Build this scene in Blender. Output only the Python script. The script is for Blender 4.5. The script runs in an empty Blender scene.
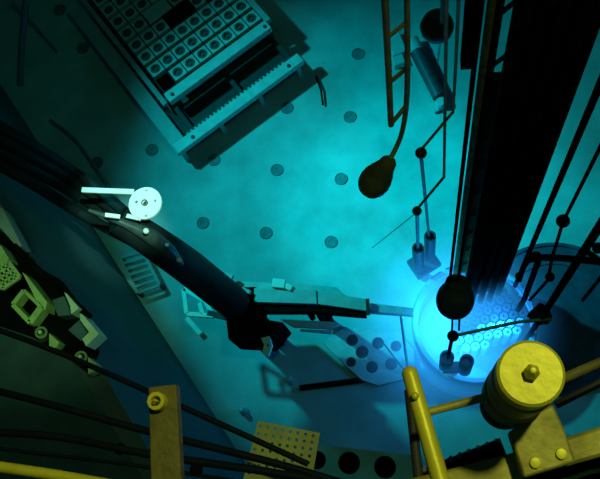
import bpy, bmesh, math, random
from mathutils import Vector, Matrix, geometry
random.seed(7)
PI = math.pi
S = bpy.context.scene
C = S.collection

# ------------------------------------------------------------------ camera
F = 800.0                                   # focal length in pixels of the 600x479 frame
n = Vector((125 / F, -260 / F, -1)).normalized()      # straight down, in camera axes
zc = -n
xc = (Vector((1, 0, 0)) - zc * zc.x).normalized()
yc = zc.cross(xc)
R = Matrix((xc, yc, zc))                    # camera axes -> world axes
EYE = Vector((0, 0, 8.0))
cam = bpy.data.objects.new('camera', bpy.data.cameras.new('camera'))
cam.data.sensor_width = 36
cam.data.lens = 36 * F / 600
cam.data.clip_start = 0.05
cam.matrix_world = Matrix.Translation(EYE) @ R.to_4x4()
C.objects.link(cam)
S.camera = cam


def P(u, v, z):
    """point at height z that the photograph shows at pixel u, v"""
    d = R @ Vector(((u - 300) / F, (239.5 - v) / F, -1))
    return EYE + d * ((z - EYE.z) / d.z)


def size(u, v, z, px):
    """metres that px pixels span at that point"""
    q = R.transposed() @ (P(u, v, z) - EYE)
    return px * -q.z / F


# ------------------------------------------------------------------ world, lamps, exposure
S.view_settings.view_transform = 'Standard'
S.view_settings.look = 'None'
S.view_settings.gamma = 1
S.view_settings.exposure = 0.0
W = bpy.data.worlds.new('dark hall')
W.use_nodes = True
W.node_tree.nodes['Background'].inputs[0].default_value = (0.03, 0.16, 0.26, 1)
W.node_tree.nodes['Background'].inputs[1].default_value = 0.10
S.world = W


def lamp(name, kind, loc, power, col, r=0.05, aim=None, angle=None, blend=1.0):
    l = bpy.data.lights.new(name, kind)
    l.energy = power
    l.color = col
    l.shadow_soft_size = r
    o = bpy.data.objects.new(name, l)
    o.location = loc
    if aim is not None:
        o.rotation_euler = (Vector(aim) - Vector(loc)).to_track_quat('-Z', 'Y').to_euler()
    if kind == 'SPOT':
        l.spot_size = angle
        l.spot_blend = blend
    C.objects.link(o)
    return o


# teal floodlight out of frame, plus a narrower spot added to brighten the floor
lamp('pool_flood_and_fill', 'SPOT', (-4.7, 4.5, 5.6), 1750, (0.01, 0.76, 0.84), 0.15,
     P(395, 215, 0), math.radians(52), 1.0)
lamp('pool_flood_and_fill', 'SPOT', (-4.7, 4.5, 5.6), 2700, (0.01, 0.77, 0.86), 0.15,
     P(418, 215, 0), math.radians(25), 1.0)
# the reactor core's own light
for (u, v, z, p) in ((432, 318, 0.62, 9), (470, 352, 0.62, 6), (500, 318, 0.62, 6), (440, 330, 1.3, 10)):
    lamp('core_light', 'POINT', P(u, v, z), p, (0.02, 0.30, 1.0), 0.0)
# yellow hall lamp above the railing, then a spot added to brighten the ledge
lamp('hall_and_fill_lamp', 'POINT', (0.75, 0.9, 9.4), 120, (0.92, 1.0, 0.28), 0.07)
lamp('hall_and_fill_lamp', 'SPOT', (-0.6, 0.2, 9.4), 430, (0.85, 1.0, 0.45), 0.07, P(30, 298, 3.0), math.radians(15), 1.0)
# white spot added to light up the disc and sleeve
lamp('disc_fill_spot', 'SPOT', (0.5, 0.5, 9.0), 2600, (1.0, 0.97, 0.80), 0.04, P(124, 203, 3.0), math.radians(7.5), 0.8)


# ------------------------------------------------------------------ materials
def mat(name, col, rough=0.6, metal=0.0, var=0.15, scale=8.0, bump=0.0, bscale=40.0, col2=None, spec=0.4):
    m = bpy.data.materials.new(name)
    m.use_nodes = True
    nt = m.node_tree
    b = nt.nodes['Principled BSDF']
    tc = nt.nodes.new('ShaderNodeTexCoord')
    no = nt.nodes.new('ShaderNodeTexNoise')
    no.inputs['Scale'].default_value = scale
    no.inputs['Detail'].default_value = 7
    no.inputs['Roughness'].default_value = 0.6
    nt.links.new(tc.outputs['Object'], no.inputs['Vector'])
    rp = nt.nodes.new('ShaderNodeValToRGB')
    rp.color_ramp.elements[0].position = 0.35
    rp.color_ramp.elements[1].position = 0.68
    a = [c * (1 - var) for c in col]
    z = [min(1, c * (1 + var)) for c in col] if col2 is None else col2
    rp.color_ramp.elements[0].color = (*a, 1)
    rp.color_ramp.elements[1].color = (*z, 1)
    nt.links.new(no.outputs['Fac'], rp.inputs['Fac'])
    nt.links.new(rp.outputs['Color'], b.inputs['Base Color'])
    b.inputs['Roughness'].default_value = rough
    b.inputs['Metallic'].default_value = metal
    b.inputs['Specular IOR Level'].default_value = spec
    if bump:
        n2 = nt.nodes.new('ShaderNodeTexNoise')
        n2.inputs['Scale'].default_value = bscale
        nt.links.new(tc.outputs['Object'], n2.inputs['Vector'])
        bp = nt.nodes.new('ShaderNodeBump')
        bp.inputs['Strength'].default_value = bump
        bp.inputs['Distance'].default_value = 0.01
        nt.links.new(n2.outputs['Fac'], bp.inputs['Height'])
        nt.links.new(bp.outputs['Normal'], b.inputs['Normal'])
    return m


M_floor = mat('pool floor steel', (0.40, 0.42, 0.40), 0.7, 0, 0.12, 1.6, 0.15, 25, col2=(0.56, 0.58, 0.56))
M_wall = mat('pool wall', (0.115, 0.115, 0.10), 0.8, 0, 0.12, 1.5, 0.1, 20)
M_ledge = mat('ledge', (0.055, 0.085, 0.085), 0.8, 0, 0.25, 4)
M_socket = mat('socket', (0.16, 0.17, 0.17), 0.7, 0, 0.2, 20)
M_alu = mat('aluminium', (0.50, 0.53, 0.50), 0.5, 0.0, 0.12, 12, 0.1, 60)
M_rackplate = mat('rack plate', (0.36, 0.40, 0.38), 0.6, 0, 0.15, 6)
M_elem = mat('element head', (0.50, 0.54, 0.50), 0.55, 0, 0.15, 6)
M_ring = mat('socket ring', (0.09, 0.095, 0.085), 0.5, 0, 0.3, 12)
M_dark = mat('dark steel', (0.03, 0.032, 0.03), 0.6, 0, 0.3, 10)
M_black = mat('black steel', (0.007, 0.007, 0.006), 0.8, 0, 0.3, 10, spec=0.0)
M_brown = mat('oxidised rod', (0.30, 0.22, 0.07), 0.5, 0, 0.35, 14, 0.2, 60)
M_rust = mat('blackened rust', (0.20, 0.15, 0.04), 0.85, 0, 0.4, 14, spec=0.03)
M_pear = mat('pear weight', (0.17, 0.14, 0.045), 0.55, 0, 0.3, 12, 0.2, 40)
M_hose = mat('dark hose', (0.014, 0.02, 0.018), 0.6, 0, 0.3, 9, spec=0.1)
M_sleeve = mat('sleeve', (0.06, 0.085, 0.07), 0.35, 0.1, 0.3, 10)
M_white = mat('white enamel', (0.92, 0.95, 0.82), 0.4, 0, 0.03, 20)
M_yellow = mat('yellow brass', (0.72, 0.66, 0.04), 0.45, 0.2, 0.10, 22, 0.08, 50)
M_yellow2 = mat('yellow worn', (0.36, 0.33, 0.05), 0.5, 0.15, 0.3, 18, 0.12, 60)
M_olive = mat('olive board', (0.14, 0.125, 0.03), 0.65, 0, 0.35, 25, 0.3, 70)
M_perf = mat('perforated plate', (0.29, 0.33, 0.10), 0.55, 0, 0.15, 15, 0.1, 60)
M_pale = mat('pale green paint', (0.60, 0.66, 0.22), 0.6, 0, 0.15, 12)
M_palew = mat('pale edge', (0.90, 0.95, 0.60), 0.6, 0, 0.1, 12)
M_bluepl = mat('slate plate', (0.10, 0.16, 0.17), 0.6, 0, 0.15, 12)
M_tube = mat('tube blue', (0.06, 0.07, 0.085), 0.5, 0, 0.2, 12)
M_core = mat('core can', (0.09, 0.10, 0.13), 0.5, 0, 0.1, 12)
M_can_lit = mat('glow-lit can', (0.80, 0.84, 0.86), 0.5, 0, 0.06, 12)  # paler copy of the core can, the core's glow put into its colour
M_base = mat('dark base plate', (0.05, 0.055, 0.09), 0.7, 0, 0.3, 6)
M_shroud = mat('shroud', (0.45, 0.50, 0.52), 0.6, 0, 0.08, 5)
M_pipe = mat('dark rail pipe', (0.006, 0.011, 0.020), 0.5, 0, 0.2, 9, spec=0.08)


# ------------------------------------------------------------------ mesh helpers
class MB:
    def __init__(s):
        s.bm = bmesh.new()

    def ring(s, c, x, y, r, n):
        return [s.bm.verts.new(c + x * (r * math.cos(2 * PI * i / n)) + y * (r * math.sin(2 * PI * i / n))) for i in range(n)]

    def sweep(s, pts, rads, n=12, cap=True, smooth=1):
        pts = [Vector(p) for p in pts]
        if not hasattr(rads, '__len__'):
            rads = [rads] * len(pts)
        if smooth > 1 and len(pts) > 2:
            q, rr = [], []
            for i in range(len(pts) - 1):
                p0 = pts[max(i - 1, 0)]; p1 = pts[i]; p2 = pts[i + 1]; p3 = pts[min(i + 2, len(pts) - 1)]
                for k in range(smooth):
                    t = k / smooth
                    q.append(0.5 * ((2 * p1) + (p2 - p0) * t + (2 * p0 - 5 * p1 + 4 * p2 - p3) * t * t + (3 * p1 - p0 - 3 * p2 + p3) * t ** 3))
                    rr.append(rads[i] * (1 - t) + rads[i + 1] * t)
            q.append(pts[-1]); rr.append(rads[-1])
            pts, rads = q, rr
        d = (pts[1] - pts[0]).normalized()
        x = d.orthogonal().normalized()
        rings = []
        for i, p in enumerate(pts):
            if 0 < i < len(pts) - 1:
                t = ((pts[i + 1] - p).normalized() + (p - pts[i - 1]).normalized())
                t = t.normalized() if t.length > 1e-6 else d
            elif i == 0:
                t = (pts[1] - p).normalized()
            else:
                t = (p - pts[i - 1]).normalized()
            x = (x - t * x.dot(t)).normalized()
            y = t.cross(x)
            rings.append(s.ring(p, x, y, rads[i], n))
        for a, b in zip(rings, rings[1:]):
            for i in range(n):
                s.bm.faces.new((a[i], a[(i + 1) % n], b[(i + 1) % n], b[i]))
        if cap:
            s.bm.faces.new(list(reversed(rings[0])))
            s.bm.faces.new(rings[-1])
        return s

    def lathe(s, base, axis, prof, n=32):
        """prof: (radius, height along the axis) from base upward, closed where the radius is 0"""
        base = Vector(base); t = Vector(axis).normalized()
        x = t.orthogonal().normalized(); y = t.cross(x)
        prev = None
        first = None
        for r, h in prof:
            c = base + t * h
            cur = [s.bm.verts.new(c)] if r < 1e-6 else s.ring(c, x, y, r, n)
            if prev is not None:
                if len(prev) == 1 and len(cur) > 1:
                    for i in range(n):
                        s.bm.faces.new((prev[0], cur[(i + 1) % n], cur[i]))
                elif len(cur) == 1 and len(prev) > 1:
                    for i in range(n):
                        s.bm.faces.new((prev[i], prev[(i + 1) % n], cur[0]))
                elif len(cur) > 1:
                    for i in range(n):
                        s.bm.faces.new((prev[i], prev[(i + 1) % n], cur[(i + 1) % n], cur[i]))
            prev = cur
        return s

    def ball(s, c, r, n=16):
        k = 8
        return s.lathe(Vector(c) - Vector((0, 0, r)), (0, 0, 1), [(r * math.sin(PI * i / k) if 0 < i < k else 0, r - r * math.cos(PI * i / k)) for i in range(k + 1)], n)

    def box(s, c, sx, sy, sz, x=(1, 0, 0), z=(0, 0, 1)):
        """centre, full sizes along x, y = z x x, z"""
        c = Vector(c); x = Vector(x).normalized(); z = Vector(z); z = (z - x * z.dot(x)).normalized(); y = z.cross(x)
        v = [s.bm.verts.new(c + x * (sx / 2 * i) + y * (sy / 2 * j) + z * (sz / 2 * k)) for k in (-1, 1) for j in (-1, 1) for i in (-1, 1)]
        for f in ((0, 2, 3, 1), (4, 5, 7, 6), (0, 1, 5, 4), (2, 6, 7, 3), (0, 4, 6, 2), (1, 3, 7, 5)):
            s.bm.faces.new([v[i] for i in f])
        return s

    def bar(s, a, b, w, h, up=(0, 0, 1)):
        a = Vector(a); b = Vector(b)
        return s.box((a + b) / 2, (b - a).length, w, h, b - a, up)

    def prism(s, pts, thick):
        """pts: top outline (world points), extruded straight down by thick"""
        top = [s.bm.verts.new(p) for p in pts]
        bot = [s.bm.verts.new(Vector(p) - Vector((0, 0, thick))) for p in pts]
        s.bm.faces.new(top); s.bm.faces.new(list(reversed(bot)))
        k = len(pts)
        for i in range(k):
            s.bm.faces.new((top[i], bot[i], bot[(i + 1) % k], top[(i + 1) % k]))
        return s

    def holed(s, pts, holes, thick, n=16):
        """flat plate with round holes: pts top outline, holes (centre, radius)"""
        z = pts[0].z
        cu = bpy.data.curves.new('tmp', 'CURVE'); cu.dimensions = '2D'; cu.fill_mode = 'BOTH'; cu.extrude = thick / 2
        def spl(ps):
            sp = cu.splines.new('POLY'); sp.points.add(len(ps) - 1); sp.use_cyclic_u = True
            for q, p in zip(sp.points, ps): q.co = (p[0], p[1], 0, 1)
        spl(pts)
        for c, r in holes:
            spl([(c[0] + r * math.cos(2 * PI * i / n), c[1] + r * math.sin(2 * PI * i / n)) for i in range(n)])
        o = bpy.data.objects.new('tmp', cu)
        me = bpy.data.meshes.new_from_object(o)
        me.transform(Matrix.Translation((0, 0, z - thick / 2)))
        s.bm.from_mesh(me)
        bpy.data.objects.remove(o); bpy.data.curves.remove(cu); bpy.data.meshes.remove(me)
        return s

    def build(s, name, m, parent=None, bevel=0.0, angle=40, label=None):
        bmesh.ops.recalc_face_normals(s.bm, faces=s.bm.faces)
        me = bpy.data.meshes.new(name)
        s.bm.to_mesh(me); s.bm.free()
        for p in me.polygons:
            p.use_smooth = True
        me.set_sharp_from_angle(angle=math.radians(angle))
        me.materials.append(m)
        o = bpy.data.objects.new(name, me)
        C.objects.link(o)
        if parent is not None:
            o.parent = parent
            o.matrix_parent_inverse = Matrix.Translation(-parent.location)
        if bevel:
            b = o.modifiers.new('bevel', 'BEVEL'); b.width = bevel; b.segments = 2; b.limit_method = 'ANGLE'
        if label:
            o['label'] = label
        return o


def tag(o, label, cat, group=None, kind=None):
    if label: o['label'] = label
    if cat: o['category'] = cat
    if group: o['group'] = group
    if kind: o['kind'] = kind
    return o


def thing(name, label, cat, loc, group=None):
    o = bpy.data.objects.new(name, None)
    C.objects.link(o)
    o.location = loc
    o.empty_display_size = 0.1
    return tag(o, label, cat, group)


def struct(o, label=None):
    o['kind'] = 'structure'
    if label: o['label'] = label
    return o


UP = Vector((0, 0, 1))

# ------------------------------------------------------------------ setting
WA, WB = P(105, 246, 0), P(218, 421, 0)          # foot of the side wall
wd = (WB - WA).normalized()
wn = Vector((wd.y, -wd.x, 0))                    # outward, away from the pool
if wn.dot(WA) < 0: wn = -wn
LZ = 3.0                                          # height of the ledge
a0 = WA - wd * 9; b0 = WB + wd * 5
fl = MB()
fl.prism([a0, b0, b0 - wn * 9, a0 - wn * 11], 0.3)
struct(fl.build('floor', M_floor), 'teal-lit pale floor of the pool')
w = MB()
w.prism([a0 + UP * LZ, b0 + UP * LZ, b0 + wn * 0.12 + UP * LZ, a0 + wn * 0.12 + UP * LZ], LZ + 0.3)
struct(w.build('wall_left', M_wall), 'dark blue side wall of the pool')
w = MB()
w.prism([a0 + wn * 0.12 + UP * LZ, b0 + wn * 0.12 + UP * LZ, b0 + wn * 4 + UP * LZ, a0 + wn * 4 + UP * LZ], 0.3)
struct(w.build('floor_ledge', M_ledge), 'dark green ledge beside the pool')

w = MB()
w.prism([a0 + wn * 4 + UP * 12, b0 + wn * 4 + UP * 12, b0 + wn * 4.3 + UP * 12, a0 + wn * 4.3 + UP * 12], 12.3)
struct(w.build('wall_outer', M_wall), 'outer wall of the hall beyond the ledge')

# water: a body that only absorbs, and the glow of the water round the core
def volume_mat(name, build):
    m = bpy.data.materials.new(name); m.use_nodes = True
    nt = m.node_tree
    nt.nodes.remove(nt.nodes['Principled BSDF'])
    out = nt.nodes['Material Output']
    nt.links.new(build(nt), out.inputs['Volume'])
    return m


def absorb(nt):
    v = nt.nodes.new('ShaderNodeVolumeAbsorption')
    v.inputs['Color'].default_value = (0.0, 0.93, 0.95, 1)
    v.inputs['Density'].default_value = 0.14
    return v.outputs[0]


wt = MB(); wt.prism([a0 + UP * 6.0 - wd * .5 + wn * 3.95, b0 + UP * 6.0 + wd * .5 + wn * 3.95, b0 - wn * 9.5 + UP * 6.0, a0 - wn * 11.5 + UP * 6.0], 6.4)
tag(wt.build('pool_water', volume_mat('water', absorb)), 'clear blue-green water filling the pool', 'water', kind='stuff')

GC = P(452, 322, 0.42)
GR = 1.15


def glow(nt):
    N = nt.nodes.new; L = nt.links.new
    g = N('ShaderNodeNewGeometry')
    s = N('ShaderNodeVectorMath'); s.operation = 'SUBTRACT'; s.inputs[1].default_value = GC
    L(g.outputs['Position'], s.inputs[0])
    l = N('ShaderNodeVectorMath'); l.operation = 'LENGTH'; L(s.outputs[0], l.inputs[0])
    mr = N('ShaderNodeMapRange'); mr.inputs['From Min'].default_value = 0.05; mr.inputs['From Max'].default_value = GR
    mr.inputs['To Min'].default_value = 1; mr.inputs['To Max'].default_value = 0
    L(l.outputs['Value'], mr.inputs['Value'])
    pw = N('ShaderNodeMath'); pw.operation = 'POWER'; pw.inputs[1].default_value = 2.6; L(mr.outputs[0], pw.inputs[0])
    k = N('ShaderNodeMath'); k.operation = 'MULTIPLY'; k.inputs[1].default_value = 3.9; L(pw.outputs[0], k.inputs[0])
    e = N('ShaderNodeEmission'); e.inputs['Color'].default_value = (0.05, 0.37, 1.0, 1); L(k.outputs[0], e.inputs['Strength'])
    return e.outputs[0]


gl = MB(); gl.lathe(GC - UP * 0.40, (0, 0, 1), [(0, 0), (0.9, 0), (1.15, 0.35), (1.1, 0.7), (0.8, 1.2), (0.4, 1.5), (0, 1.6)], 32)
g_o = gl.build('blue_glow', volume_mat('cherenkov glow', glow))
tag(g_o, 'blue glow of the water round the reactor core', 'glow', kind='stuff')

# ------------------------------------------------------------------ floor sockets
def socket(u, v, label, r_px=7.0):
    c = P(u, v, 0); r = size(u, v, 0, r_px)
    m = MB(); m.lathe(c, UP, [(0, 0.002), (r * .3, 0.002), (r * .34, 0.006), (r * .8, 0.006), (r * .84, .012), (r * .96, .012), (r, 0.0), (0, -0.01)], 28)
    tag(m.build('floor_socket', M_socket), label, 'floor socket', 'round sockets set in the pool floor')


for u, v, l in (
    (214, 160, 'round dark floor socket just below the storage rack front corner'),
    (277, 170, 'round dark floor socket midway between rack and grey instrument beam, under the rack shadow edge'),
    (287, 108, 'round dark floor socket at the edge of the storage rack shadow, beside its thin rod'),
    (350, 117, 'round dark floor socket between the rack and the hanging ladder pole, lower of two'),
    (358, 54, 'round dark floor socket near the top of the hanging ladder pole'),
    (341, 179, 'round dark floor socket beside the pear weight of the ladder pole'),
    (266, 233, 'round dark floor socket above the white block of the instrument beam'),
    (203, 223, 'round dark floor socket nearest the white disc and sleeve'),
    (331, 242, 'round dark floor socket right above the middle of the instrument beam'),
    (97, 163, 'round dim floor socket just above the white arm of the disc'),
    (83, 48, 'faint round floor socket in the dark area beside the rack side plate'),
    (60, 10, 'faint round floor socket at the dark upper corner of the pool floor'),
    (152, 150, 'faint round floor socket between white disc and rack corner'),
):
    socket(u, v, l, 6.6)

# ------------------------------------------------------------------ storage rack with fuel elements
ZT = 0.55
O = P(165.3, 80.9, ZT)
av = (P(165.3 + 12.3 * 7, 80.9 - 9.0 * 7, ZT) - O) / 7
bv0 = (P(165.3 - 8.9 * 6, 80.9 - 12.3 * 6, ZT) - O) / 6
ax = av.normalized(); bx = UP.cross(ax)
if bx.dot(bv0) < 0: bx = -bx
pa = av.length; pb = bv0.dot(bx)
print('rack pitch', pa, pb, 'skew', bv0.normalized().dot(ax))


def rk(i, j, z=ZT):
    p = O + ax * (pa * i) + bx * (pb * j); p.z = z; return p


NR = 9
rack = thing('storage_rack', 'pale metal rack on the pool floor holding rows of square fuel elements', 'storage rack', rk(3.5, 3, 0))
m = MB()
# lower tray and grid walls
m.box(rk(3.5, (NR - 1) / 2, 0.10), pa * 8.3, pb * (NR + .3), 0.10, ax)
m.build('tray', M_ring, rack)
m = MB()
for j in range(NR + 1):
    m.bar(rk(-.5, j - .5, ZT - .17), rk(7.5, j - .5, ZT - .17), .008, .28)
for i in range(9):
    m.bar(rk(i - .5, -.5, ZT - .17), rk(i - .5, NR - .5, ZT - .17), .008, .28)
m.build('cell_grid', M_dark, rack)
# front bar, lower front bar, side plates
m = MB(); m.bar(rk(-.62, -.95, ZT - .03), rk(7.55, -.95, ZT - .03), pb * .62, .09)
fb = m.build('front_bar', M_alu, rack, .006)
for i in (-.2, 7.25):
    m = MB(); m.lathe(rk(i, -1.0, ZT + .014), UP, [(0, 0), (.022, 0), (.022, .014), (.012, .02), (0, .02)], 6)
    b = m.build('bolt', M_dark, fb)
m = MB(); m.bar(rk(-2.15, -3.15, ZT - .24), rk(8.0, -3.15, ZT - .24), pb * .62, .08)
lb = m.build('lower_bar', M_alu, rack, .006)
for i in (-.8, 7.0):
    m = MB(); m.lathe(rk(i, -3.2, ZT - .201), UP, [(0, 0), (.022, 0), (.022, .014), (.012, .02), (0, .02)], 6)
    m.build('bolt', M_dark, lb)
m = MB()
for k in range(26):
    m.box(rk(-.9 + k * .31, -2.78, ZT - .23), pa * .14, pb * .16, .03, ax)
m.build('notched_strip', M_rackplate, rack)
m = MB(); m.bar(rk(-1.75, -3.4, ZT - .25), rk(-1.75, NR - .3, ZT - .25), pa * 1.0, .05)
m.build('side_plate', M_rackplate, rack, .006)
m = MB(); m.bar(rk(-.9, -.8, ZT - .14), rk(-.9, NR - .3, ZT - .14), pa * .35, .05)
m.build('side_rail', M_rackplate, rack, .006)
m = MB(); m.bar(rk(7.75, -.7, ZT - .05), rk(7.75, NR - .3, ZT - .05), pa * .4, .07)
m.build('side_rail', M_rackplate, rack, .006)
for i, j in ((-1.9, -3.15), (1.2, -3.15), (4.4, -3.15), (7.6, -3.15)):
    m = MB(); m.bar(rk(i, j, 0), rk(i, j, ZT - .27), .05, .05, ax)
    m.build('leg', M_rackplate, rack)
for i in (-.5, 3.5, 7.4):
    m = MB(); m.bar(rk(i, -.9, ZT - .26), rk(i, -3.15, ZT - .26), .05, .04)
    m.build('cross_member', M_dark, rack)
m = MB(); m.box(rk(3.2, -1.9, .16), pa * 8.8, pb * 2.3, .10, ax)
m.build('front_shade', M_dark, rack)  # added dark slab, stands for the shade in the gap between the bars
for i, j in ((-.6, NR - .5), (7.6, NR - .5), (-.6, -.6), (7.6, -.6)):
    m = MB(); m.bar(rk(i, j, 0), rk(i, j, ZT - .1), .05, .05, ax)
    m.build('leg', M_dark, rack)


ORD = ['first', 'second', 'third', 'fourth', 'fifth', 'sixth', 'seventh', 'eighth', 'ninth', 'tenth']
def element_mesh():
    h = pa * .455
    m = MB()
    # square head with a round well
    n8 = 24
    ring = [m.bm.verts.new((h * .76 * math.cos(2 * PI * i / n8), h * .76 * math.sin(2 * PI * i / n8), 0)) for i in range(n8)]
    sq = []
    for i in range(n8):
        c, s_ = math.cos(2 * PI * i / n8), math.sin(2 * PI * i / n8)
        k = h / max(abs(c), abs(s_))
        sq.append(m.bm.verts.new((c * k, s_ * k, 0)))
    low = [m.bm.verts.new((v.co.x, v.co.y, -.38)) for v in sq]
    w1 = [m.bm.verts.new((v.co.x * .95, v.co.y * .95, -.03)) for v in ring]
    for i in range(n8):
        j = (i + 1) % n8
        m.bm.faces.new((ring[i], sq[i], sq[j], ring[j]))
        m.bm.faces.new((sq[i], low[i], low[j], sq[j]))
        m.bm.faces.new((ring[i], ring[j], w1[j], w1[i]))
    m.bm.faces.new(w1); m.bm.faces.new(low)
    o = m.build('fuel_element', M_elem)
    s2 = MB(); s2.lathe((0, 0, -.03), UP, [(0, 0.001), (h * .68, 0.001), (h * .66, .024), (h * .52, .024), (h * .44, .004), (h * .26, .004), (h * .2, .022), (0, .022)], 16)
    q = s2.build('socket_ring', M_ring)
    q.parent = o
    return o, q


el, elq = element_mesh()
ang = math.atan2(ax.y, ax.x)
first = True
for j in range(8):
    for i in range(8):
        if (i, j) == (0, 0): continue
        if (i, j) in ((3, 3), (4, 3), (2, 4), (3, 4)): continue
        c = rk(i, j)
        # only what the photograph shows
        q = R.transposed() @ (c - EYE)
        vv = 239.5 - q.y / -q.z * F
        if vv < -8: continue
        if first:
            o = el; first = False
        else:
            o = el.copy(); C.objects.link(o)
            k = elq.copy(); C.objects.link(k); k.parent = o
        o.location = c; o.rotation_euler = (0, 0, ang)
        tag(o, 'square fuel element, %s row behind the front bar, %s along from the side plate' % (ORD[j], ORD[i]), 'fuel element', 'fuel elements standing in the storage rack')

m = MB(); m.bar(rk(2.45, 3.02, ZT - .005), rk(4.6, 3.02, ZT - .005), pb * .85, .07)
blk = tag(m.build('spacer_block', M_black, None, .008), 'long black block lying among the fuel elements in the rack', 'block')
m = MB(); m.box(rk(2.5, 4.0, ZT - .01), pa * 1.85, pb * .9, .03, ax)
m.lathe(rk(2.5, 4.0, ZT + .005), UP, [(.03, 0), (.03, .02), (.02, .02), (.02, 0)], 16)
tag(m.build('cover_plate', M_alu, None, .004), 'pale square cover plate beside the black block on the rack', 'plate')

m = MB(); m.sweep([P(316, 76, 0.04), P(321, 90, .05), P(323, 105, 0.04)], .012, 8)
tag(m.build('thin_rod', M_black), 'short thin black rod lying at the edge of the rack shadow', 'rod')

# ------------------------------------------------------------------ reactor core
CZ = 0.55
cc = P(474, 322, CZ)
core = thing('reactor_core', 'round glowing reactor core with pale shroud at the foot of the black tower', 'reactor core', (cc.x, cc.y, 0))
rc = size(474, 322, CZ, 62)
m = MB(); m.lathe((cc.x, cc.y, 0), UP, [(rc * 1.0, 0), (rc, CZ), (rc * .97, CZ + .01), (rc * .90, CZ), (rc * .90, .05), (rc * 1.0, 0)], 64)
m.build('shroud', M_shroud, core)
m = MB(); m.lathe((cc.x, cc.y, 0.0), UP, [(0, .07), (rc * .895, .07), (rc * .895, .0), (0, 0)], 48)
m.build('grid_plate', M_shroud, core)
# flange on the floor
m = MB(); m.lathe((cc.x, cc.y, 0), UP, [(rc * 1.0, .0), (rc * 1.12, .0), (rc * 1.12, .03), (rc * 1.0, .03)], 64)
m.build('flange', M_shroud, core)
m = MB(); bc = P(556, 318, 0); R_ = size(556, 318, 0, 78)
m.lathe((bc.x, bc.y, 0), UP, [(0, .02), (R_ * .70, .02), (R_ * .71, .035), (R_ * .75, .035), (R_ * .76, .02), (R_ * .95, .02), (R_ * .96, .04), (R_, .04), (R_, 0), (0, 0)], 64)
tag(m.build('round_base_plate', M_base), 'dark blue round base plate with raised rings on the floor beside the core', 'plate')
ea = math.radians(8)
e1 = Vector((math.cos(ea), math.sin(ea), 0)); e2 = Vector((math.cos(ea + PI / 3), math.sin(ea + PI / 3), 0))
cp = rc * .155
fc = Vector((cc.x, cc.y, 0)) + Vector((rc * .18, rc * .06, 0))
me0 = None
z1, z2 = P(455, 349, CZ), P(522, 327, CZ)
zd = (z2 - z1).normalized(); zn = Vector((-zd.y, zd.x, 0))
for i in range(-6, 7):
    for j in range(-6, 7):
        p = fc + e1 * (cp * i) + e2 * (cp * j)
        dd = p - Vector((cc.x, cc.y, 0))
        if dd.length > rc * .82: continue
        if (p - fc).dot(e1) < -cp * 3.2: continue
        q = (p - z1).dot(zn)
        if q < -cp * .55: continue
        mt = M_can_lit if q < cp * 1.3 else M_core
        if me0 is None:
            m = MB()
            r = cp * .50
            m.lathe((0, 0, 0), UP, [(r, 0), (r, CZ - .14), (r * .9, CZ - .12), (r * .3, CZ - .12), (r * .3, CZ - .16), (0, CZ - .16)], 6)
            o = m.build('fuel_rod', M_core, core)
            me0 = {M_core.name: o.data}
            me0[M_can_lit.name] = o.data.copy(); me0[M_can_lit.name].materials.clear(); me0[M_can_lit.name].materials.append(M_can_lit)
            o.data = me0[mt.name]
        else:
            o = bpy.data.objects.new('fuel_rod', me0[mt.name]); C.objects.link(o); o.parent = core
        o.matrix_parent_inverse = Matrix.Identity(4)
        o.location = p - core.location + UP * .07

# ------------------------------------------------------------------ black tower above the core and vertical rods
def pxrod(m, pts, px, n=10, smooth=1, cap=True):
    """pts (u, v, z); px half-width in pixels at the first point (constant real radius unless a list is given)"""
    if hasattr(px, '__len__'):
        rr = [size(*p, q) for p, q in zip(pts, px)]
    else:
        rr = size(*pts[0], px)
    m.sweep([P(*p) for p in pts], rr, n, cap, smooth)
    return m


def vert(m, u, v, z, ztop, px, n=12):
    p = P(u, v, z); r = size(u, v, z, px)
    m.sweep([p, Vector((p.x, p.y, ztop))], r, n)
    return m


TZ = 0.62
tl, tr = P(463, 300, TZ), P(501, 290, TZ)
txd = (tr - tl).normalized(); tyd = UP.cross(txd); tw = (tr - tl).length; td = .12
tb = (tl + tr) / 2
tyd = Vector((tb.x, tb.y, 0)).normalized()
tower = thing('control_tower', 'broad black vertical tower rising from the glowing reactor core', 'tower', Vector((tb.x, tb.y, TZ)))
for sx in (-1, 1):
    for sy in (0, 1):
        p = tb + txd * (sx * (tw / 2 - .025)) + tyd * (sy * td)
        m = MB(); m.bar(Vector((p.x, p.y, TZ - .1)), Vector((p.x, p.y, 7.6)), .05, .05, txd); m.build('corner_post', M_black, tower)
for sy in (0, 1):
    p = tb + tyd * (sy * td)
    m = MB(); m.bar(Vector((p.x, p.y, TZ + .1)), Vector((p.x, p.y, 7.6)), .012, tw - .05, txd); m.build('panel', M_black, tower)
for k in range(3):
    p = tb + txd * (tw * (.24 * (k - 1))) - tyd * .035
    m = MB(); m.sweep([Vector((p.x, p.y, TZ - .2)), Vector((p.x, p.y, 7.6))], .028, 12); m.build('guide_tube', M_black, tower)
for k in range(12):
    m = MB()
    z = TZ + .2 + k * .55
    a = tb - txd * (tw / 2 - .02) - tyd * .03; b = tb + txd * (tw / 2 - .02) - tyd * .03
    m.bar(Vector((a.x, a.y, z)), Vector((b.x, b.y, z + .3)), .02, .03)
    m.build('cross_brace', M_black, tower)

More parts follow.
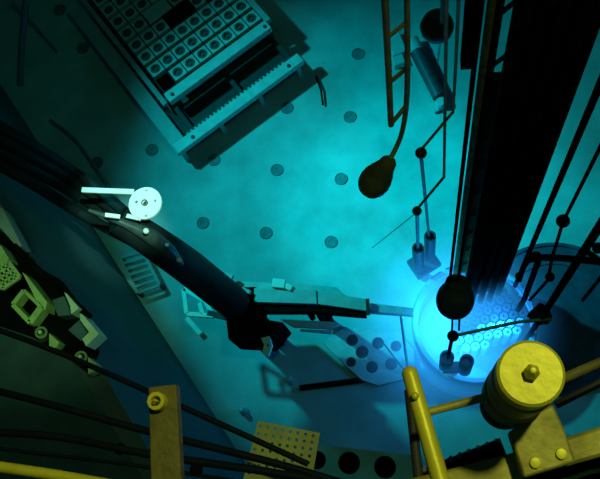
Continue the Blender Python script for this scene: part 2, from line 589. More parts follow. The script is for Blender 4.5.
# second ladder pole in front of the tower
ld = thing('ladder_pole', 'dark brown ladder pole standing tight against the black tower', 'ladder pole', P(474, 255, 1.0))
for (u, v, px, u2) in ((457, 275, 4.0, 0), (467, 275, 1.9, 1)):
    m = MB(); vert(m, u, v, 1.0, 7.6, px); m.build('rail', M_rust, ld)
p1, p2 = P(457, 275, 1.0), P(467, 275, 1.0)
for k in range(12):
    z = 1.25 + k * .42
    m = MB(); m.sweep([Vector((p1.x, p1.y, z)), Vector((p2.x, p2.y, z + .14))], .011, 8); m.build('rung', M_rust, ld)

# dark backing between the rails below the open upper stretch
q = (p1 + p2) / 2
zt = next(z / 50 for z in range(60, 400) if 239.5 - (R.transposed() @ (Vector((q.x, q.y, z / 50)) - EYE)).y / -(R.transposed() @ (Vector((q.x, q.y, z / 50)) - EYE)).z * F < 80)
m = MB(); m.box(Vector((q.x, q.y + .03, (1.0 + zt) / 2)), (p2 - p1).length * 1.05, .02, zt - 1.0, p2 - p1); m.build('backing_strip', M_rust, ld)

# separate vertical rods
def rod(name, label, pts, px, mt=M_black, cat='rod', group=None, smooth=1):
    m = MB(); pxrod(m, pts, px, 10, smooth)
    return tag(m.build(name, mt), label, cat, group)


def vrod(label, u, v, z, px, ztop=7.6, mt=M_black):
    m = MB(); vert(m, u, v, z, ztop, px)
    return tag(m.build('guide_rod', mt), label, 'rod', 'vertical rods rising from the core')


vrod('wide black vertical rod flanking the tower on its open side, slit of light between', 502, 280, .8, 3.6)
vrod('black vertical rod standing alone, second outward from the tower', 515, 286, 0.8, 2.2)
vrod('thin black vertical rod ending at the round knob joint', 563, 222, 2.2, 1.8)
vrod('thick black vertical rod coming down to the dark clamp by the yellow canister', 541, 318, 1.6, 3.2)
vrod('outermost thin black vertical rod beyond the thick one by the clamp', 583, 300, 1.6, 1.8)
vrod('black vertical rod close beside the ladder pole of the tower', 458, 272, 1.0, 2.0)

m = MB(); q = P(468, 64, 4.0); m.box(Vector((q.x, q.y, 5.8)), size(468, 64, 4.0, 15), size(468, 64, 4.0, 12), 3.6)
tag(m.build('hanging_box', M_black), 'black square-ended hanging column with its lower end above pale floor, beside the brown bulb', 'column')
# pear weight hung over the core
pw_ = thing('pear_weight', 'large black pear weight hanging over the bright core', 'weight', P(455, 298, 3.2))
r = size(455, 298, 3.2, 19)
top = P(458, 284, 3.35)
a = P(452, 315, 3.1); b = P(459, 281, 3.3); L_ = (b - a).length
m = MB(); m.lathe(a, b - a, [(0, 0)] + [(r * math.sin(PI * t / 20) ** .8 , L_ * (.46 - .46 * math.cos(PI * t / 20))) for t in range(1, 16)] + [(r * .70, L_ * .88), (r * .66, L_ * .98), (r * .55, L_), (0, L_)], 48)
m.build('bulb', M_dark, pw_)
for (u, v, px, l) in ((449, 288, 1.4, 0), (457, 286, 1.4, 0)):
    m = MB(); vert(m, u, v, 3.2, 7.6, px); m.build('hanger_rod', M_black, pw_)
for u in (453, 460):
    m = MB(); pxrod(m, [(u, 302, 3.2), (u - 1, 330, 2.2)], 1.3); m.build('lower_rod', M_black, pw_)

# hooked ladder pole with brown pear weight
lp = thing('ladder_pole', 'brown hooked ladder pole with pear weight hanging over open floor', 'ladder pole', P(391, 125, 4.7))
m = MB(); pxrod(m, [(391, 125, 4.7), (388.5, 70, 5.1), (385, 0, 5.55), (383, -60, 5.9)], 3.1); m.build('rail', M_brown, lp)
m = MB(); pxrod(m, [(386, 166, 4.45), (396, 148, 4.5), (402, 132, 4.62), (406, 108, 4.8), (407.5, 70, 5.1), (407, 0, 5.55), (407, -60, 5.9)], [2.6, 2.6, 2.6, 2.8, 3, 3.2, 3.6], 10, 4); m.build('rail', M_brown, lp)
for (u, v, z, u2, v2, z2) in ((391, 124, 4.71, 406, 106, 4.81), (390, 82, 5.0, 407, 68, 5.11), (388, 37, 5.33, 407, 22, 5.42), (386, -8, 5.6, 407, -22, 5.7)):
    m = MB(); pxrod(m, [(u, v, z), (u2, v2, z2)], 2.3); m.build('rung', M_brown, lp)
a = P(367, 192, 4.28); b = P(391, 159, 4.48)
r = size(376, 180, 4.4, 16.2)
L_ = (b - a).length
m = MB(); m.lathe(a, b - a, [(0, 0), (r * .4, L_ * .015), (r * .75, L_ * .08), (r * .95, L_ * .2), (r, L_ * .34), (r * .96, L_ * .46), (r * .82, L_ * .6), (r * .66, L_ * .72), (r * .56, L_ * .82), (r * .5, L_ * .92), (r * .36, L_ * .98), (0, L_)], 32)
m.build('weight', M_pear, lp)

# brown bulb behind the rods at the top
r = size(438, 26, 3.9, 17)
bw = thing('pear_weight', 'brown pear weight behind the upper ends of the thin rods', 'weight', P(438, 26, 3.9))
m = MB(); m.lathe(P(437, 26, 3.9) - UP * r, UP, [(0, 0), (r * .6, r * .12), (r * .92, r * .5), (r, r), (r * .85, r * 1.5), (r * .5, r * 1.9), (r * .35, r * 2.3), (0, r * 2.3)], 28)
m.build('bulb', M_pear, bw)
m = MB(); vert(m, 442, 22, 4.1, 7.6, 2.2); m.build('hanger_rod', M_brown, bw)
m = MB(); pxrod(m, [(441, 38, 3.8), (437.5, 62, 3.2)], 1.1); m.build('lower_rod', M_brown, bw)

# cranked rods leading into the paired tubes
def cranked(label, pts, joint, low, px, jr):
    t = thing('cranked_rod', label, 'rod', P(*low[-1]))
    m = MB(); pxrod(m, pts, px, 10); m.build('upper_rod', M_brown, t)
    m = MB(); m.ball(P(*joint), size(*joint, jr)); m.build('joint', M_dark, t)
    m = MB(); pxrod(m, low, px * .9, 10); m.build('lower_rod', M_tube, t)
    return t


cranked('cranked brown rod whose knob joint stands higher, leading to the rear tube',
        [(460, -30, 5.2), (456, 60, 4.4), (453, 112, 3.9), (421, 150, 3.6)], (421, 153, 3.6), [(421, 155, 3.58), (429, 236, 1.2)], 2.2, 6)
cranked('cranked brown rod with the lower small joint, leading to the front tube',
        [(447, -30, 5.2), (445.5, 80, 4.2), (444, 177, 3.2), (418, 208, 2.9)], (417, 211, 2.9), [(417, 212, 2.88), (418, 248, 1.2)], 2.3, 5)


def tube_pair(label, A, B, r_px, z, base, mt):
    t = thing('tube_pair', label, 'tube pair', P(A[0], A[1], base))
    for u, v in (A, B):
        p = P(u, v, z); r = size(u, v, z, r_px)
        m = MB(); m.lathe(Vector((p.x, p.y, base)), UP, [(0, 0), (r, 0), (r, z - base), (r * .72, z - base), (r * .7, z - base - .25), (0, z - base - .25)], 24)
        m.build('tube', mt, t)
    return t


t = tube_pair('pair of upright blue-grey tubes beside the bright core', (418, 248), (430, 236), 6, 1.2, .55, M_tube)
p = P(427, 255, .9); q = P(424, 262, .55)
m = MB(); m.box(Vector((q.x, q.y, .5)), .26, .2, .1, (1, .6, 0)); m.build('mount_plate', M_tube, t)
m = MB(); m.sweep([Vector((q.x, q.y, 0)), Vector((q.x, q.y, .5))], .05, 12); m.build('post', M_tube, t)
t = tube_pair('pair of black upright tubes in front of the core near the yellow handle', (447, 357), (467, 361), 7.2, 1.1, .62, M_dark)
q = (P(447, 357, 1.1) + P(467, 361, 1.1)) / 2
m = MB(); m.box(Vector((q.x, q.y, .64)), .22, .1, .05); m.build('mount_plate', M_black, t)
m = MB(); m.sweep([Vector((q.x, q.y, 0.07)), Vector((q.x, q.y, .64))], .035, 12); m.build('post', M_black, t)

ja = thing('pivot_arm', 'long thin dark arm pivoted on a ball above the core', 'arm', P(453, 336, 1.5))
m = MB(); m.ball(P(453, 336, 1.5), size(453, 336, 1.5, 6)); m.build('joint', M_black, ja)
m = MB(); pxrod(m, [(453, 336, 1.5), (518, 322, 1.62), (552, 319, 1.65)], 1.7); m.build('arm', M_pear, ja)
m = MB(); pxrod(m, [(452, 338, 1.48), (448, 358, 1.0)], 2.0); m.build('link', M_black, ja)

# clamp and bracket arms, lower right
cl = thing('arm_bracket', 'black jointed bracket reaching sideways between the vertical rods', 'bracket', P(560, 262, 2.0))
m = MB(); pxrod(m, [(519, 282, 1.9), (524, 266, 1.95), (532, 259, 2.0), (560, 258, 2.05), (640, 266, 2.1)], [2.4, 3, 3.6, 3.6, 4], 10, 5); m.build('arm', M_black, cl)
m = MB(); pxrod(m, [(586, 250, 2.1), (600, 262, 2.0), (620, 285, 1.9)], 3); m.build('arm', M_black, cl)
for (u, v, z, r) in ((536, 257, 2.02, 6), (563, 221, 2.25, 7), (550, 277, 1.9, 5), (598, 248, 2.2, 6), (519, 276, 1.9, 4)):
    m = MB(); m.ball(P(u, v, z), size(u, v, z, r)); m.build('joint', M_black, cl)
m = MB(); pxrod(m, [(563, 222, 2.25), (552, 258, 2.0), (548, 280, 1.9), (530, 300, 1.2)], 1.8); m.build('link', M_black, cl)
m = MB(); pxrod(m, [(538, 262, 2.0), (524, 300, 1.0), (518, 310, .7)], 3.2); m.build('link', M_black, cl)
ck = thing('rod_clamp', 'black flared clamp at the foot of the thick vertical rod', 'clamp', P(543, 316, 1.55))
m = MB(); m.prism([P(528, 313, 1.6), P(540, 302, 1.6), P(548, 306, 1.6), (P(553, 316, 1.6)), P(550, 322, 1.6), P(536, 320, 1.6)], .12); m.build('jaw', M_black, ck, .01)
m = MB(); q = P(543, 314, 1.48); m.lathe(q - UP * .2, UP, [(0, 0), (.05, 0), (.06, .2), (0, .2)], 16); m.build('hub', M_black, ck)
m = MB(); q = P(543, 314, 1.4); m.sweep([Vector((q.x, q.y, 0)), q], .025, 10); m.build('post', M_black, ck)

# pale box and canister lying on the floor behind the brown ladder
cb = thing('lying_canister', 'dark canister with pale cap lying on the floor behind the ladder pole', 'canister', P(425, 75, 0))
a = P(417, 52, .09); b = P(439, 97, .09); r = size(425, 75, .09, 7.5)
m = MB(); m.sweep([a, b], [r * .95, r * .85], 20); m.build('body', M_tube, cb)
m = MB(); m.sweep([a + (a - b).normalized() * .16, a], [r, r], 20); m.build('cap', M_alu, cb)
m = MB(); m.bar(P(408, 48, .03), P(437, 112, .03), .05, .05); m.build('runner', M_alu, cb)
m = MB(); m.lathe(P(441, 106, 0), UP, [(0, .12), (.05, .12), (.06, .1), (.06, 0), (0, 0)], 16); m.build('foot', M_alu, cb)
m = MB(); m.box(P(396, 45, .06), .16, .3, .12, (1, .3, 0)); m.box(P(397, 58, .05), .13, .22, .1, (1, .3, 0))
tag(m.build('floor_box', M_alu, None, .01), 'small pale box on the floor seen between the ladder pole rails', 'box')

# ------------------------------------------------------------------ dark hose bundle and sleeve
hose_lines = [
    [(-60, 92, 3.60), (20, 138, 3.22), (80, 176, 2.45), (125, 212, 2.60)],
    [(-60, 104, 3.60), (20, 150, 3.17), (80, 186, 2.40), (125, 220, 2.55)],
    [(-60, 118, 3.55), (20, 163, 3.12), (80, 197, 2.35), (128, 229, 2.50)],
    [(-60, 132, 3.50), (20, 176, 3.07), (78, 212, 2.30), (130, 240, 2.45)]]
hl = ['dark hose running uppermost in the slanting bundle', 'dark hose second from the top of the slanting bundle',
      'dark hose third from the top of the slanting bundle', 'dark hose lowest in the slanting bundle along the wall']
for pts, l in zip(hose_lines, hl):
    rod('bundled_hose', l, pts, 6.6, M_hose, 'hose', 'hoses of the slanting bundle', 5)
sl = thing('hose_sleeve', 'thick dark bent sleeve joining the hose bundle to the black block', 'sleeve', P(170, 250, 2.4))
m = MB(); pxrod(m, [(118, 219, 2.85), (140, 233, 2.72), (165, 250, 2.5), (190, 268, 1.95), (215, 288, 1.45), (235, 304, 1.15)], [15, 16.5, 17.5, 18, 17.5, 17], 20, 5); m.build('sleeve', M_hose, sl)
m = MB(); pxrod(m, [(88, 210, 3.12), (108, 217, 3.02), (128, 225, 2.93), (150, 236, 2.80), (168, 251, 2.6), (180, 264, 2.42)], [1.5, 3, 4.5, 8, 8, 4], 14, 4); m.build('strake', M_sleeve, sl)
for (u, v, z, s_) in ((146, 231, 2.99, 3.2), (167, 245, 2.80, 2.2), (179, 260, 2.62, 2.8)):
    m = MB(); m.ball(P(u, v, z), size(u, v, z, s_), 10); m.build('glint', M_white, sl)  # white beads standing in for glints of light on the sleeve

wdz = 3.02
wdk = thing('white_disc', 'bright white disc with centre hole and straight white arm above the sleeve', 'disc', P(145, 203, wdz - .1))
c = P(145, 203, wdz); r = size(145, 203, wdz, 17)
m = MB(); m.holed([c + Vector((r * math.cos(t * PI / 24), r * math.sin(t * PI / 24), 0)) for t in range(48)],
                  [(c, r * .12), (c + Vector((-.55 * r, .1 * r, 0)), r * .1), (c + Vector((.6 * r, .12 * r, 0)), r * .08), (c + Vector((.02 * r, .8 * r, 0)), r * .07), (c + Vector((.1 * r, -.8 * r, 0)), r * .08)], .02)
m.build('plate', M_white, wdk)
m = MB(); m.lathe(c + UP * .0, UP, [(r * .12, -.01), (r * .2, -.01), (r * .2, .015), (r * .12, .015)], 16); m.build('hub', M_socket, wdk)
m = MB(); m.bar(P(82, 190, wdz - .02), P(134, 192, wdz - .02), size(100, 190, wdz, 5.4), .02); m.build('arm', M_white, wdk, .003)
m = MB(); m.bar(P(127, 216, wdz - .03), P(141, 219, wdz - .03), size(100, 190, wdz, 4), .02); m.build('tab', M_white, wdk)
m = MB(); m.sweep([c - UP * .01, P(140, 226, 2.72)], .02, 10); m.build('post', M_dark, wdk)
m = MB(); m.bar(P(105, 215, 3.14), P(120, 217, 3.1), size(110, 216, 3.1, 4), .02)
tag(m.build('white_tag', M_white), 'small white strip lying along the sleeve beside the disc', 'strip')

# grating at the wall foot
gr = thing('floor_grating', 'small dark slatted grating on the floor at the foot of the side wall', 'grating', P(137, 272, .12))
m = MB()
a, b, c_, d_ = P(120, 258, .15), P(143, 252, .15), P(160, 285, .15), P(138, 293, .15)
for k in range(7):
    t = k / 6
    m.bar(a.lerp(d_, t), b.lerp(c_, t), .03, .03)
m.build('slat', M_rackplate, gr)
m = MB(); m.bar(a, d_, .03, .04); m.bar(b, c_, .03, .04); m.build('side_frame', M_rackplate, gr)
for q in (a, b, c_, d_):
    m = MB(); m.bar(Vector((q.x, q.y, 0)), q, .03, .03, (1, 0, 0)); m.build('leg', M_dark, gr)

# ------------------------------------------------------------------ instrument beam
BZ = 1.15
be = thing('instrument_arm', 'grey stepped instrument beam pointing sideways at the core', 'instrument beam', P(310, 300, BZ))
def flat(pts, z, th, name, mt, par, bev=.005):
    m = MB(); m.prism([P(u, v, z) for u, v in pts], th); return m.build(name, mt, par, bev)
flat([(254, 288), (316, 290), (317, 304), (254, 302)], BZ, .16, 'rear_housing', M_alu, be)
flat([(318, 291), (366, 299), (367, 311), (318, 304)], BZ - .01, .15, 'front_housing', M_alu, be)
flat([(370, 303), (413, 308), (413, 315), (370, 312)], BZ - .04, .09, 'nozzle', M_alu, be)
m = MB(); m.bar(P(367.5, 299, BZ + .015), P(368.5, 315, BZ + .0), .03, .06); m.build('collar', M_dark, be)
flat([(236, 281), (300, 284), (336, 287), (346, 296), (316, 291.5), (236, 288)], BZ - .06, .06, 'rear_rail', M_alu, be)
flat([(256, 303), (316, 305), (366, 311.5), (366, 316), (316, 312), (256, 312)], BZ - .05, .12, 'side_channel', M_black, be)
flat([(222, 288), (256, 286), (258, 318), (284, 322), (268, 342), (228, 340)], BZ - .03, .5, 'drive_block', M_black, be, .02)
m = MB(); m.box(P(279, 284, BZ + .0), size(279, 284, BZ, 13), size(279, 284, BZ, 9), .07, (1, -.15, 0)); m.build('clip_block', M_white, be, .004)
m = MB(); m.box(P(288, 287, BZ), size(279, 284, BZ, 9), size(279, 284, BZ, 6), .05, (1, -.5, 0)); m.build('clip_block', M_white, be, .004)
for (u, v, a_, b_) in ((219, 275, 8, 6), (229, 276, 9, 5), (226, 281, 6, 4), (246, 291, 10, 4)):
    m = MB(); m.box(P(u, v, BZ + .03), size(u, v, BZ, a_), size(u, v, BZ, b_), .05, (1, random.uniform(-.5, .3), 0)); m.build('fitting', M_alu, be, .003)
m = MB(); m.sweep([P(222, 279, BZ), P(232, 292, BZ)], .025, 8); m.build('elbow', M_dark, be)
# left frame
fr = MB()
fz = BZ - .15
for A_, B_ in (((184, 289), (187, 314)), ((187, 314), (214, 316)), ((214, 316), (206, 302)), ((184, 289), (206, 302)), ((200, 303), (203, 314))):
    fr.bar(P(*A_, fz), P(*B_, fz), size(200, 300, fz, 4.5), .04)
fr.build('end_frame', M_white, be, .003)
m = MB(); m.bar(P(208, 313, fz), P(228, 318, fz), .05, .05); m.build('strut', M_dark, be)
# lower plates
flat([(280, 319), (338, 322), (340, 325), (330, 329), (293, 327)], BZ - .35, .04, 'lower_plate', M_alu, be)
flat([(300, 329), (333, 330), (331, 334), (300, 331)], BZ - .4, .03, 'lower_plate', M_alu, be)
for (u, v) in ((308, 310), (318, 312)):
    m = MB(); p = P(u, v, BZ - .1); m.sweep([p, Vector((p.x, p.y, BZ - .42))], .03, 10); m.build('post', M_black, be)
m = MB(); m.holed([P(u, v, BZ + .01) for u, v in ((261, 338), (269, 336), (272, 345), (268, 356), (262, 353), (264, 345))], [(P(267.5, 345, BZ + .01), .015)], .06); m.build('bracket', M_white, be)
# legs that carry the beam down to the pool floor
for (u, v) in ((232, 315), (262, 322), (318, 303)):
    m = MB(); p = P(u, v, BZ - .2); m.bar(Vector((p.x, p.y, 0)), p, .09, .09, (1, 0, 0)); m.build('leg', M_black, be)
m = MB(); m.bar(P(187, 318, .06), P(201, 334, .06), .05, .05)
tag(m.build('pale_bar', M_white), 'short pale bar lying on the floor below the beam end frame', 'bar')

# holed floor plate
hp = [P(u, v, .10) for u, v in ((322, 342), (345, 327), (398, 331), (414, 350), (415, 376), (378, 385), (362, 380), (345, 365))]
hs = [(352, 340, 6), (378, 343, 6), (362, 352, 6.5), (372, 367, 6), (391, 364, 6), (396, 346, 5.5), (351, 362, 5)]
m = MB(); m.holed(hp, [(P(u, v, .1), size(u, v, .1, q)) for u, v, q in hs], .05, 24)
pl = tag(m.build('holed_plate', M_alu), 'pale floor plate with round holes below the instrument beam', 'plate')
m = MB(); m.prism([p - UP * .07 for p in hp], .03)
m.build('backing_plate', M_dark, pl)
m = MB(); m.bar(P(300, 388, .05), P(411, 374, .05), .05, .06)
tag(m.build('floor_bar', M_black), 'long thin black bar lying along the holed floor plate', 'bar')

# holed ledge plate at the lower edge
hz = 1.3
hp = [P(u, v, hz) for u, v in ((262, 436), (330, 446), (418, 456), (424, 490), (255, 490))]
m = MB(); m.holed(hp, [(P(u, v, hz), size(u, v, hz, q)) for u, v, q in ((317, 460, 9), (349, 463, 11), (385, 467, 11))], .05, 24)
pl = tag(m.build('holed_shelf', M_rackplate), 'grey-green shelf with three large black holes beside the perforated yellow plate', 'shelf')
for u, v, q in ((317, 460, 9), (349, 463, 11), (385, 467, 11)):
    m = MB(); c = P(u, v, hz); r = size(u, v, hz, q); m.lathe(c - UP * .35, UP, [(0, 0), (r * 1.02, 0), (r * 1.02, .30), (r, .30), (r, .01), (0, .01)], 24); m.build('cup', M_black, pl)
for u, v in ((275, 470), (410, 475)):
    m = MB(); p = P(u, v, hz - .05); m.bar(Vector((p.x, p.y, 0)), p, .08, .08, (1, 0, 0)); m.build('leg', M_dark, pl)
for (u, v, l) in ((244, 411, 'small bright fitting standing on the floor at the wall foot'), (291, 381, 'tiny bright fitting on the floor by the black bar end')):
    r = size(u, v, .1, 3.5)
    m = MB(); m.lathe(P(u, v, 0), UP, [(0, 0), (r * 1.3, 0), (r * 1.3, .03), (r, .04), (r * .8, .12), (r * .5, .14), (0, .14)], 12)
    tag(m.build('floor_fitting', M_alu), l, 'fitting')

# ------------------------------------------------------------------ equipment on the ledge
lz = LZ
def box_on(m, outline, h):
    m.prism([P(u, v, lz + h) for u, v in outline], h - .001)
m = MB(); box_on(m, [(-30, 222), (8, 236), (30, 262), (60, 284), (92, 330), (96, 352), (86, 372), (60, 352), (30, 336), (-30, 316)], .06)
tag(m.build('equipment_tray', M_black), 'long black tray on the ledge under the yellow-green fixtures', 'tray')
tz = lz + .06
def tray_flat(pts, th, name, mt, par, dz=0):
    m = MB(); m.prism([P(u, v, tz + th + dz) for u, v in pts], th - .001); return m.build(name, mt, par, .002)

fx = thing('fin_plate', 'thin pale green fin on the ledge, topmost of the row', 'plate', P(8, 225, tz))
tray_flat([(-8, 205), (2, 208), (22, 246), (17, 247), (-8, 218)], .14, 'fin', M_rackplate, fx)
tray_flat([(-8, 226), (8, 236), (14, 246), (-8, 240)], .10, 'foot', M_black, fx)
gb = thing('gridded_box', 'yellow-green box with a square grid of dark pockets', 'box', P(8, 272, tz))
m = MB()
g0, g1, g2, g3 = (P(u, v, tz + .16) for u, v in ((-8, 270), (9, 262), (20, 277), (3, 289)))
for k in range(5):
    t = k / 4
    wdt = .024 if k in (0, 4) else .012
    m.bar(g0.lerp(g3, t), g1.lerp(g2, t), wdt, .02)
    m.bar(g0.lerp(g1, t), g3.lerp(g2, t), wdt, .02)
m.build('grid', M_pale, gb)
m = MB(); m.prism([p - UP * .03 for p in (g0, g1, g2, g3)], .125); m.build('body', M_black, gb)
m = MB(); m.prism([P(u, v, tz + .13) for u, v in ((-8, 238), (2, 247), (9, 259), (-8, 268))], .129)
tag(m.build('yellow_block', M_pale), 'yellow-green block just above the gridded box', 'block')
sr = thing('square_ring', 'open square yellow-green frame with a long arm, on the tray', 'frame', P(30, 308, tz))
tray_flat([(22, 272), (27, 276), (47, 302), (45, 311), (38, 306), (34, 296)], .14, 'arm', M_pale, sr)
m = MB()
q = [P(u, v, tz + .13) for u, v in ((16, 306), (27, 292), (44, 309), (33, 324))]
for i, wq in zip(range(4), (.03, .02, .045, .03)):
    m.bar(q[i], q[(i + 1) % 4], wq, .10)
m.build('ring', M_pale, sr, .003)
m = MB(); m.prism([P(u, v, tz + .05) for u, v in ((16, 306), (27, 292), (44, 309), (33, 324))], .049); m.build('floor_pan', M_black, sr)
# angle brackets
ab = thing('angle_plate', 'small pale triangular upright plate with slate panel on the tray', 'plate', P(68, 300, tz))
tray_flat([(64, 292), (67, 294), (79, 308), (71, 314), (70, 306)], .15, 'edge', M_palew, ab)
tray_flat([(52, 300), (64, 296), (69, 308), (70, 315), (58, 316)], .12, 'panel', M_bluepl, ab)
ab = thing('corner_bracket', 'pale L-shaped corner bracket with slate panel at the tray end', 'bracket', P(88, 328, tz))
tray_flat([(80, 313), (84, 316), (99, 334), (86, 346), (82, 339), (89, 332), (80, 320)], .15, 'edge', M_palew, ab)
tray_flat([(68, 330), (79, 320), (87, 332), (81, 341)], .12, 'panel', M_bluepl, ab)
for (u, v, l) in ((44, 336, 'yellow-green ring fitting below the square frame on the tray'), (83, 360, 'yellow-green ring fitting at the lower end of the tray')):
    t = thing('ring_fitting', l, 'fitting', P(u, v, tz))
    r = size(u, v, tz, 6)
    m = MB(); c = P(u, v, tz); m.lathe(c, (.3, 0, 1), [(r, 0), (r, .12), (r * .65, .12), (r * .65, .0)], 20); m.build('ring', M_perf, t)
    tray_flat([(u + 5, v - 3), (u + 15, v + 6), (u + 12, v + 11), (u + 5, v + 14)], .1, 'tab', M_pale, t)
    m = MB(); m.lathe(c + Vector((.0, .0, .02)), (.3, 0, 1), [(0, 0), (r * .5, 0), (r * .3, .12), (0, .13)], 12); m.build('pin', M_palew, t)
rod('bent_hose', 'thin black hose draped along the ledge edge above the tray', [(14, 246, tz + .15), (40, 272, tz + .14), (60, 284, tz + .12), (72, 300, tz + .1), (90, 318, tz + .06)], 3.5, M_black, 'hose', None, 4)

# dark objects in the far corner
rod('corner_pipe', 'faint dark upright pipe in the dim upper corner of the pool', [(28, -20, .9), (22, 40, .5), (20, 84, .06)], 3.4, M_socket, 'pipe')
rod('corner_cable', 'thin dark cable slanting across the dim upper corner floor', [(12, 2, .3), (34, 25, .15), (57, 52, .02)], 1.4, M_socket, 'cable')
rod('floor_cable', 'dark cable lying just above the slanting hose bundle', [(50, 120, .1), (75, 140, .1), (100, 175, .1), (118, 200, .1)], 1.6, M_socket, 'cable', None, 4)

# ------------------------------------------------------------------ above the water: pipes, plank, perforated plate
rod('rail_pipe', 'blue-black pipe ending on the perforated yellow plate', [(-30, 320, 6.35), (60, 353, 6.35), (185, 408, 6.35), (308, 464, 6.35)], 2.8, M_pipe, 'pipe', None, 4)
rod('rail_pipe', 'dark pipe, second down of those crossing behind the olive plank', [(-30, 384, 6.4), (60, 407, 6.4), (147, 431, 6.4), (300, 470, 6.4), (420, 510, 6.4)], 3.6, M_pipe, 'pipe', None, 4)
rod('rail_pipe', 'dark pipe carrying a small round knob, third down behind the plank', [(-30, 431, 6.45), (60, 437, 6.45), (147, 454, 6.45), (300, 477, 6.45), (400, 500, 6.45)], 3.8, M_pipe, 'pipe', None, 4)
rod('rail_pipe', 'thin dark pipe just above the yellow rim tube', [(-30, 445, 6.45), (60, 456, 6.45), (147, 467, 6.45), (300, 492, 6.45)], 2, M_pipe, 'pipe', None, 4)
for (u, v, rr, l) in ((121, 449, 6, 'small round black knob on the dark pipe beside the olive plank'), (197, 470, 7, 'oval black knob between olive plank and perforated plate')):
    r = size(u, v, 6.45, rr)
    m = MB(); m.lathe(P(u, v, 6.44), UP, [(0, 0), (r * .7, 0), (r, r * .4), (r * .8, r), (r * .3, r * 1.3), (0, r * 1.3)], 16)
    tag(m.build('pipe_knob', M_black), l, 'knob')

pk = thing('olive_plank', 'upright olive-yellow plank with a ring nut near its top', 'plank', P(164, 470, 6.9))
flat([(148, 387), (176, 384), (182, 500), (151, 500)], 6.95, .02, 'board', M_olive, pk, .002)
nz = 6.951; r = size(159, 402, nz, 9.5)
m = MB(); m.lathe(P(159, 402, nz), UP, [(0, .003), (r * .5, .003), (r * .55, .014), (r * .95, .014), (r, .010), (r, 0), (0, 0)], 10); m.build('nut', M_yellow, pk)
m = MB(); m.lathe(P(157, 404, nz + .003), UP, [(0, 0), (r * .3, 0), (r * .25, .014), (0, .016)], 8); m.build('bolt', M_olive, pk)

pf = [P(u, v, 6.2) for u, v in ((258, 421), (320, 433), (308, 500), (238, 500))]
def bil(s, t):
    return pf[0].lerp(pf[1], s).lerp(pf[3].lerp(pf[2], s), t)
hs = [(bil((i + .5 + .5 * (0)) / 8.3, (j + .6) / 10), size(280, 450, 6.2, 1.7)) for i in range(8) for j in range(10)]
m = MB(); m.holed(pf, hs, .006, 10)
pp = tag(m.build('perforated_plate', M_perf), 'yellow-green plate perforated with rows of small dark holes', 'plate')

# rim tube and flat rim beam
rod('rim_tube', 'bright yellow rim tube crossing the bottom corner left of the plank', [(-40, 460, 6.75), (0, 467, 6.75), (60, 476, 6.75), (160, 494, 6.75)], 5.5, M_yellow, 'tube', None, 4)
m = MB(); pts = [(380, 486), (446, 470), (504, 455), (560, 439), (640, 414), (640, 446), (600, 457), (540, 474), (480, 492), (380, 505)]
m.prism([P(u, v, 6.62) for u, v in pts], .05)
tag(m.build('rim_rail', M_yellow2, None, .006), 'broad yellow rim beam carrying the canister bracket', 'beam')
rod('rim_cable', 'thin yellow cable in the bottom corner under the rim beam', [(560, 482, 6.5), (590, 472, 6.5), (640, 464, 6.5)], 2.2, M_yellow, 'cable')
m = MB(); m.prism([P(u, v, 6.45) for u, v in ((470, 495), (520, 474), (640, 440), (640, 520), (470, 520))], .04)
tag(m.build('under_rail', M_black), 'black beam beneath the yellow rim beam', 'beam')
m = MB(); m.prism([P(u, v, 6.569) for u, v in ((418, 470), (500, 438), (508, 458), (426, 490))], .03)
tag(m.build('bolt_strip', M_black), 'dark strip under the row of small bolts inside the rim beam', 'strip')
for k in range(9):
    u = 424 + k * 9; v = 470 - k * 3.4
    r = size(u, v, 6.57, 4.0)
    m = MB(); m.lathe(P(u, v, 6.569), UP, [(0, 0), (r, 0), (r, .02), (r * .6, .03), (0, .03)], 6)
    tag(m.build('rim_bolt', M_ring), '%s small dark bolt along the inner side of the rim beam, counted from the handle' % ORD[k], 'bolt', 'dark bolts along the inner rim')

# yellow handle pipe
hd = thing('handle_pipe', 'bright yellow round-ended handle pipe leaning over the rim', 'handle', P(440, 479, 6.7))
r0 = size(410, 377, 6.85, 8)
m = MB(); a = P(410, 374, 6.85); b = P(446, 500, 6.85); d = (b - a).normalized()
pr = [(0, 0)] + [(r0 * math.sin(t * PI / 12), r0 - r0 * math.cos(t * PI / 12)) for t in range(1, 7)] + [(r0 * 1.12, (b - a).length), (0, (b - a).length)]
m.lathe(a - d * r0, d, pr, 28); m.build('pipe', M_yellow, hd)
m = MB(); m.ball(P(415, 396, 6.865), r0 * .5, 14); m.build('weld_bump', M_yellow, hd)
m = MB(); pxrod(m, [(409, 390, 6.6), (421, 500, 6.6)], 5); m.build('rear_pipe', M_dark, hd)
m = MB(); pxrod(m, [(428, 412, 6.72), (486, 397, 6.72)], 4.2, 16); m.build('cross_tube', M_yellow2, hd)

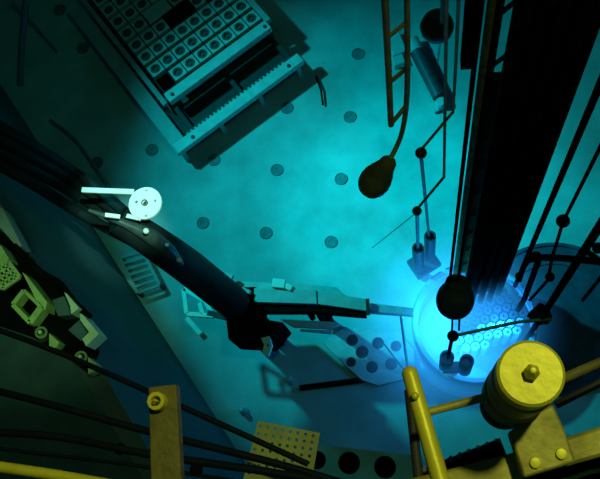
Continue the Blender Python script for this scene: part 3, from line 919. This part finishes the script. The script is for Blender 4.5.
# canister
cn = thing('canister', 'large yellow canister with round lid and central nut', 'canister', P(505, 410, 6.45))
lidz = 6.88
c = P(531, 373, lidz); r = size(531, 373, lidz, 33.5)
def cyl(z0, z1, rr, name, mt, prof=None):
    m = MB(); m.lathe(Vector((c.x, c.y, z0)), UP, [(0, 0), (rr, 0), (rr, z1 - z0 - .004), (rr - .004, z1 - z0), (0, z1 - z0)], 48); return m.build(name, mt, cn)
cyl(lidz - .045, lidz, r, 'lid', M_yellow)
cyl(lidz - .065, lidz - .045, r * .90, 'neck', M_dark)
cyl(lidz - .16, lidz - .065, r * 1.04, 'collar', M_yellow2)
cyl(lidz - .18, lidz - .16, r * .95, 'groove', M_dark)
cyl(lidz - .26, lidz - .18, r * 1.08, 'body', M_yellow2)
cyl(lidz - .40, lidz - .26, r * .95, 'base', M_dark)  # dark colour stands for the lid's shadow on the lower body
m = MB(); m.lathe(c, UP, [(0, 0), (.011, 0), (.011, .012), (.005, .026), (0, .027)], 6); m.build('nut', M_yellow, cn, .001)
bk = thing('canister_bracket', 'yellow bolted bracket plate holding the canister to the rim', 'bracket', P(543, 450, 6.64))
flat([(509, 432), (530, 415), (553, 404), (566, 432), (576, 462), (524, 478)], 6.67, .035, 'plate', M_yellow2, bk, .004)
for (u, v) in ((535, 463), (561, 454)):
    m = MB(); m.lathe(P(u, v, 6.67), UP, [(0, 0), (.009, 0), (.008, .006), (0, .007)], 16); m.build('bolt', M_yellow, bk)
rod('outer_tube', 'dull yellow tube running off sideways behind the canister', [(560, 380, 6.6), (640, 345, 6.6)], 5, M_olive, 'tube')
rod('outer_tube', 'dark tube below the dull yellow one beside the canister', [(556, 405, 6.4), (640, 362, 6.4)], 4, M_dark, 'tube')

rod('thin_wire', 'hair-thin wire slanting over the open floor from the lower knob joint', [(416, 213, 2.88), (372, 248, 1.0)], .5, M_tube, 'wire')
# thin pale rod and wire dropping past the handle
rod('pale_rod', 'thin pale rod between the beam nozzle and the yellow handle', [(401, 315, 1.3), (408, 372, .2)], 1.6, M_alu)
rod('thin_wire', 'hair-thin dark wire slanting to the top of the yellow handle', [(384, 344, .3), (407, 374, .15)], .7, M_dark, 'wire')
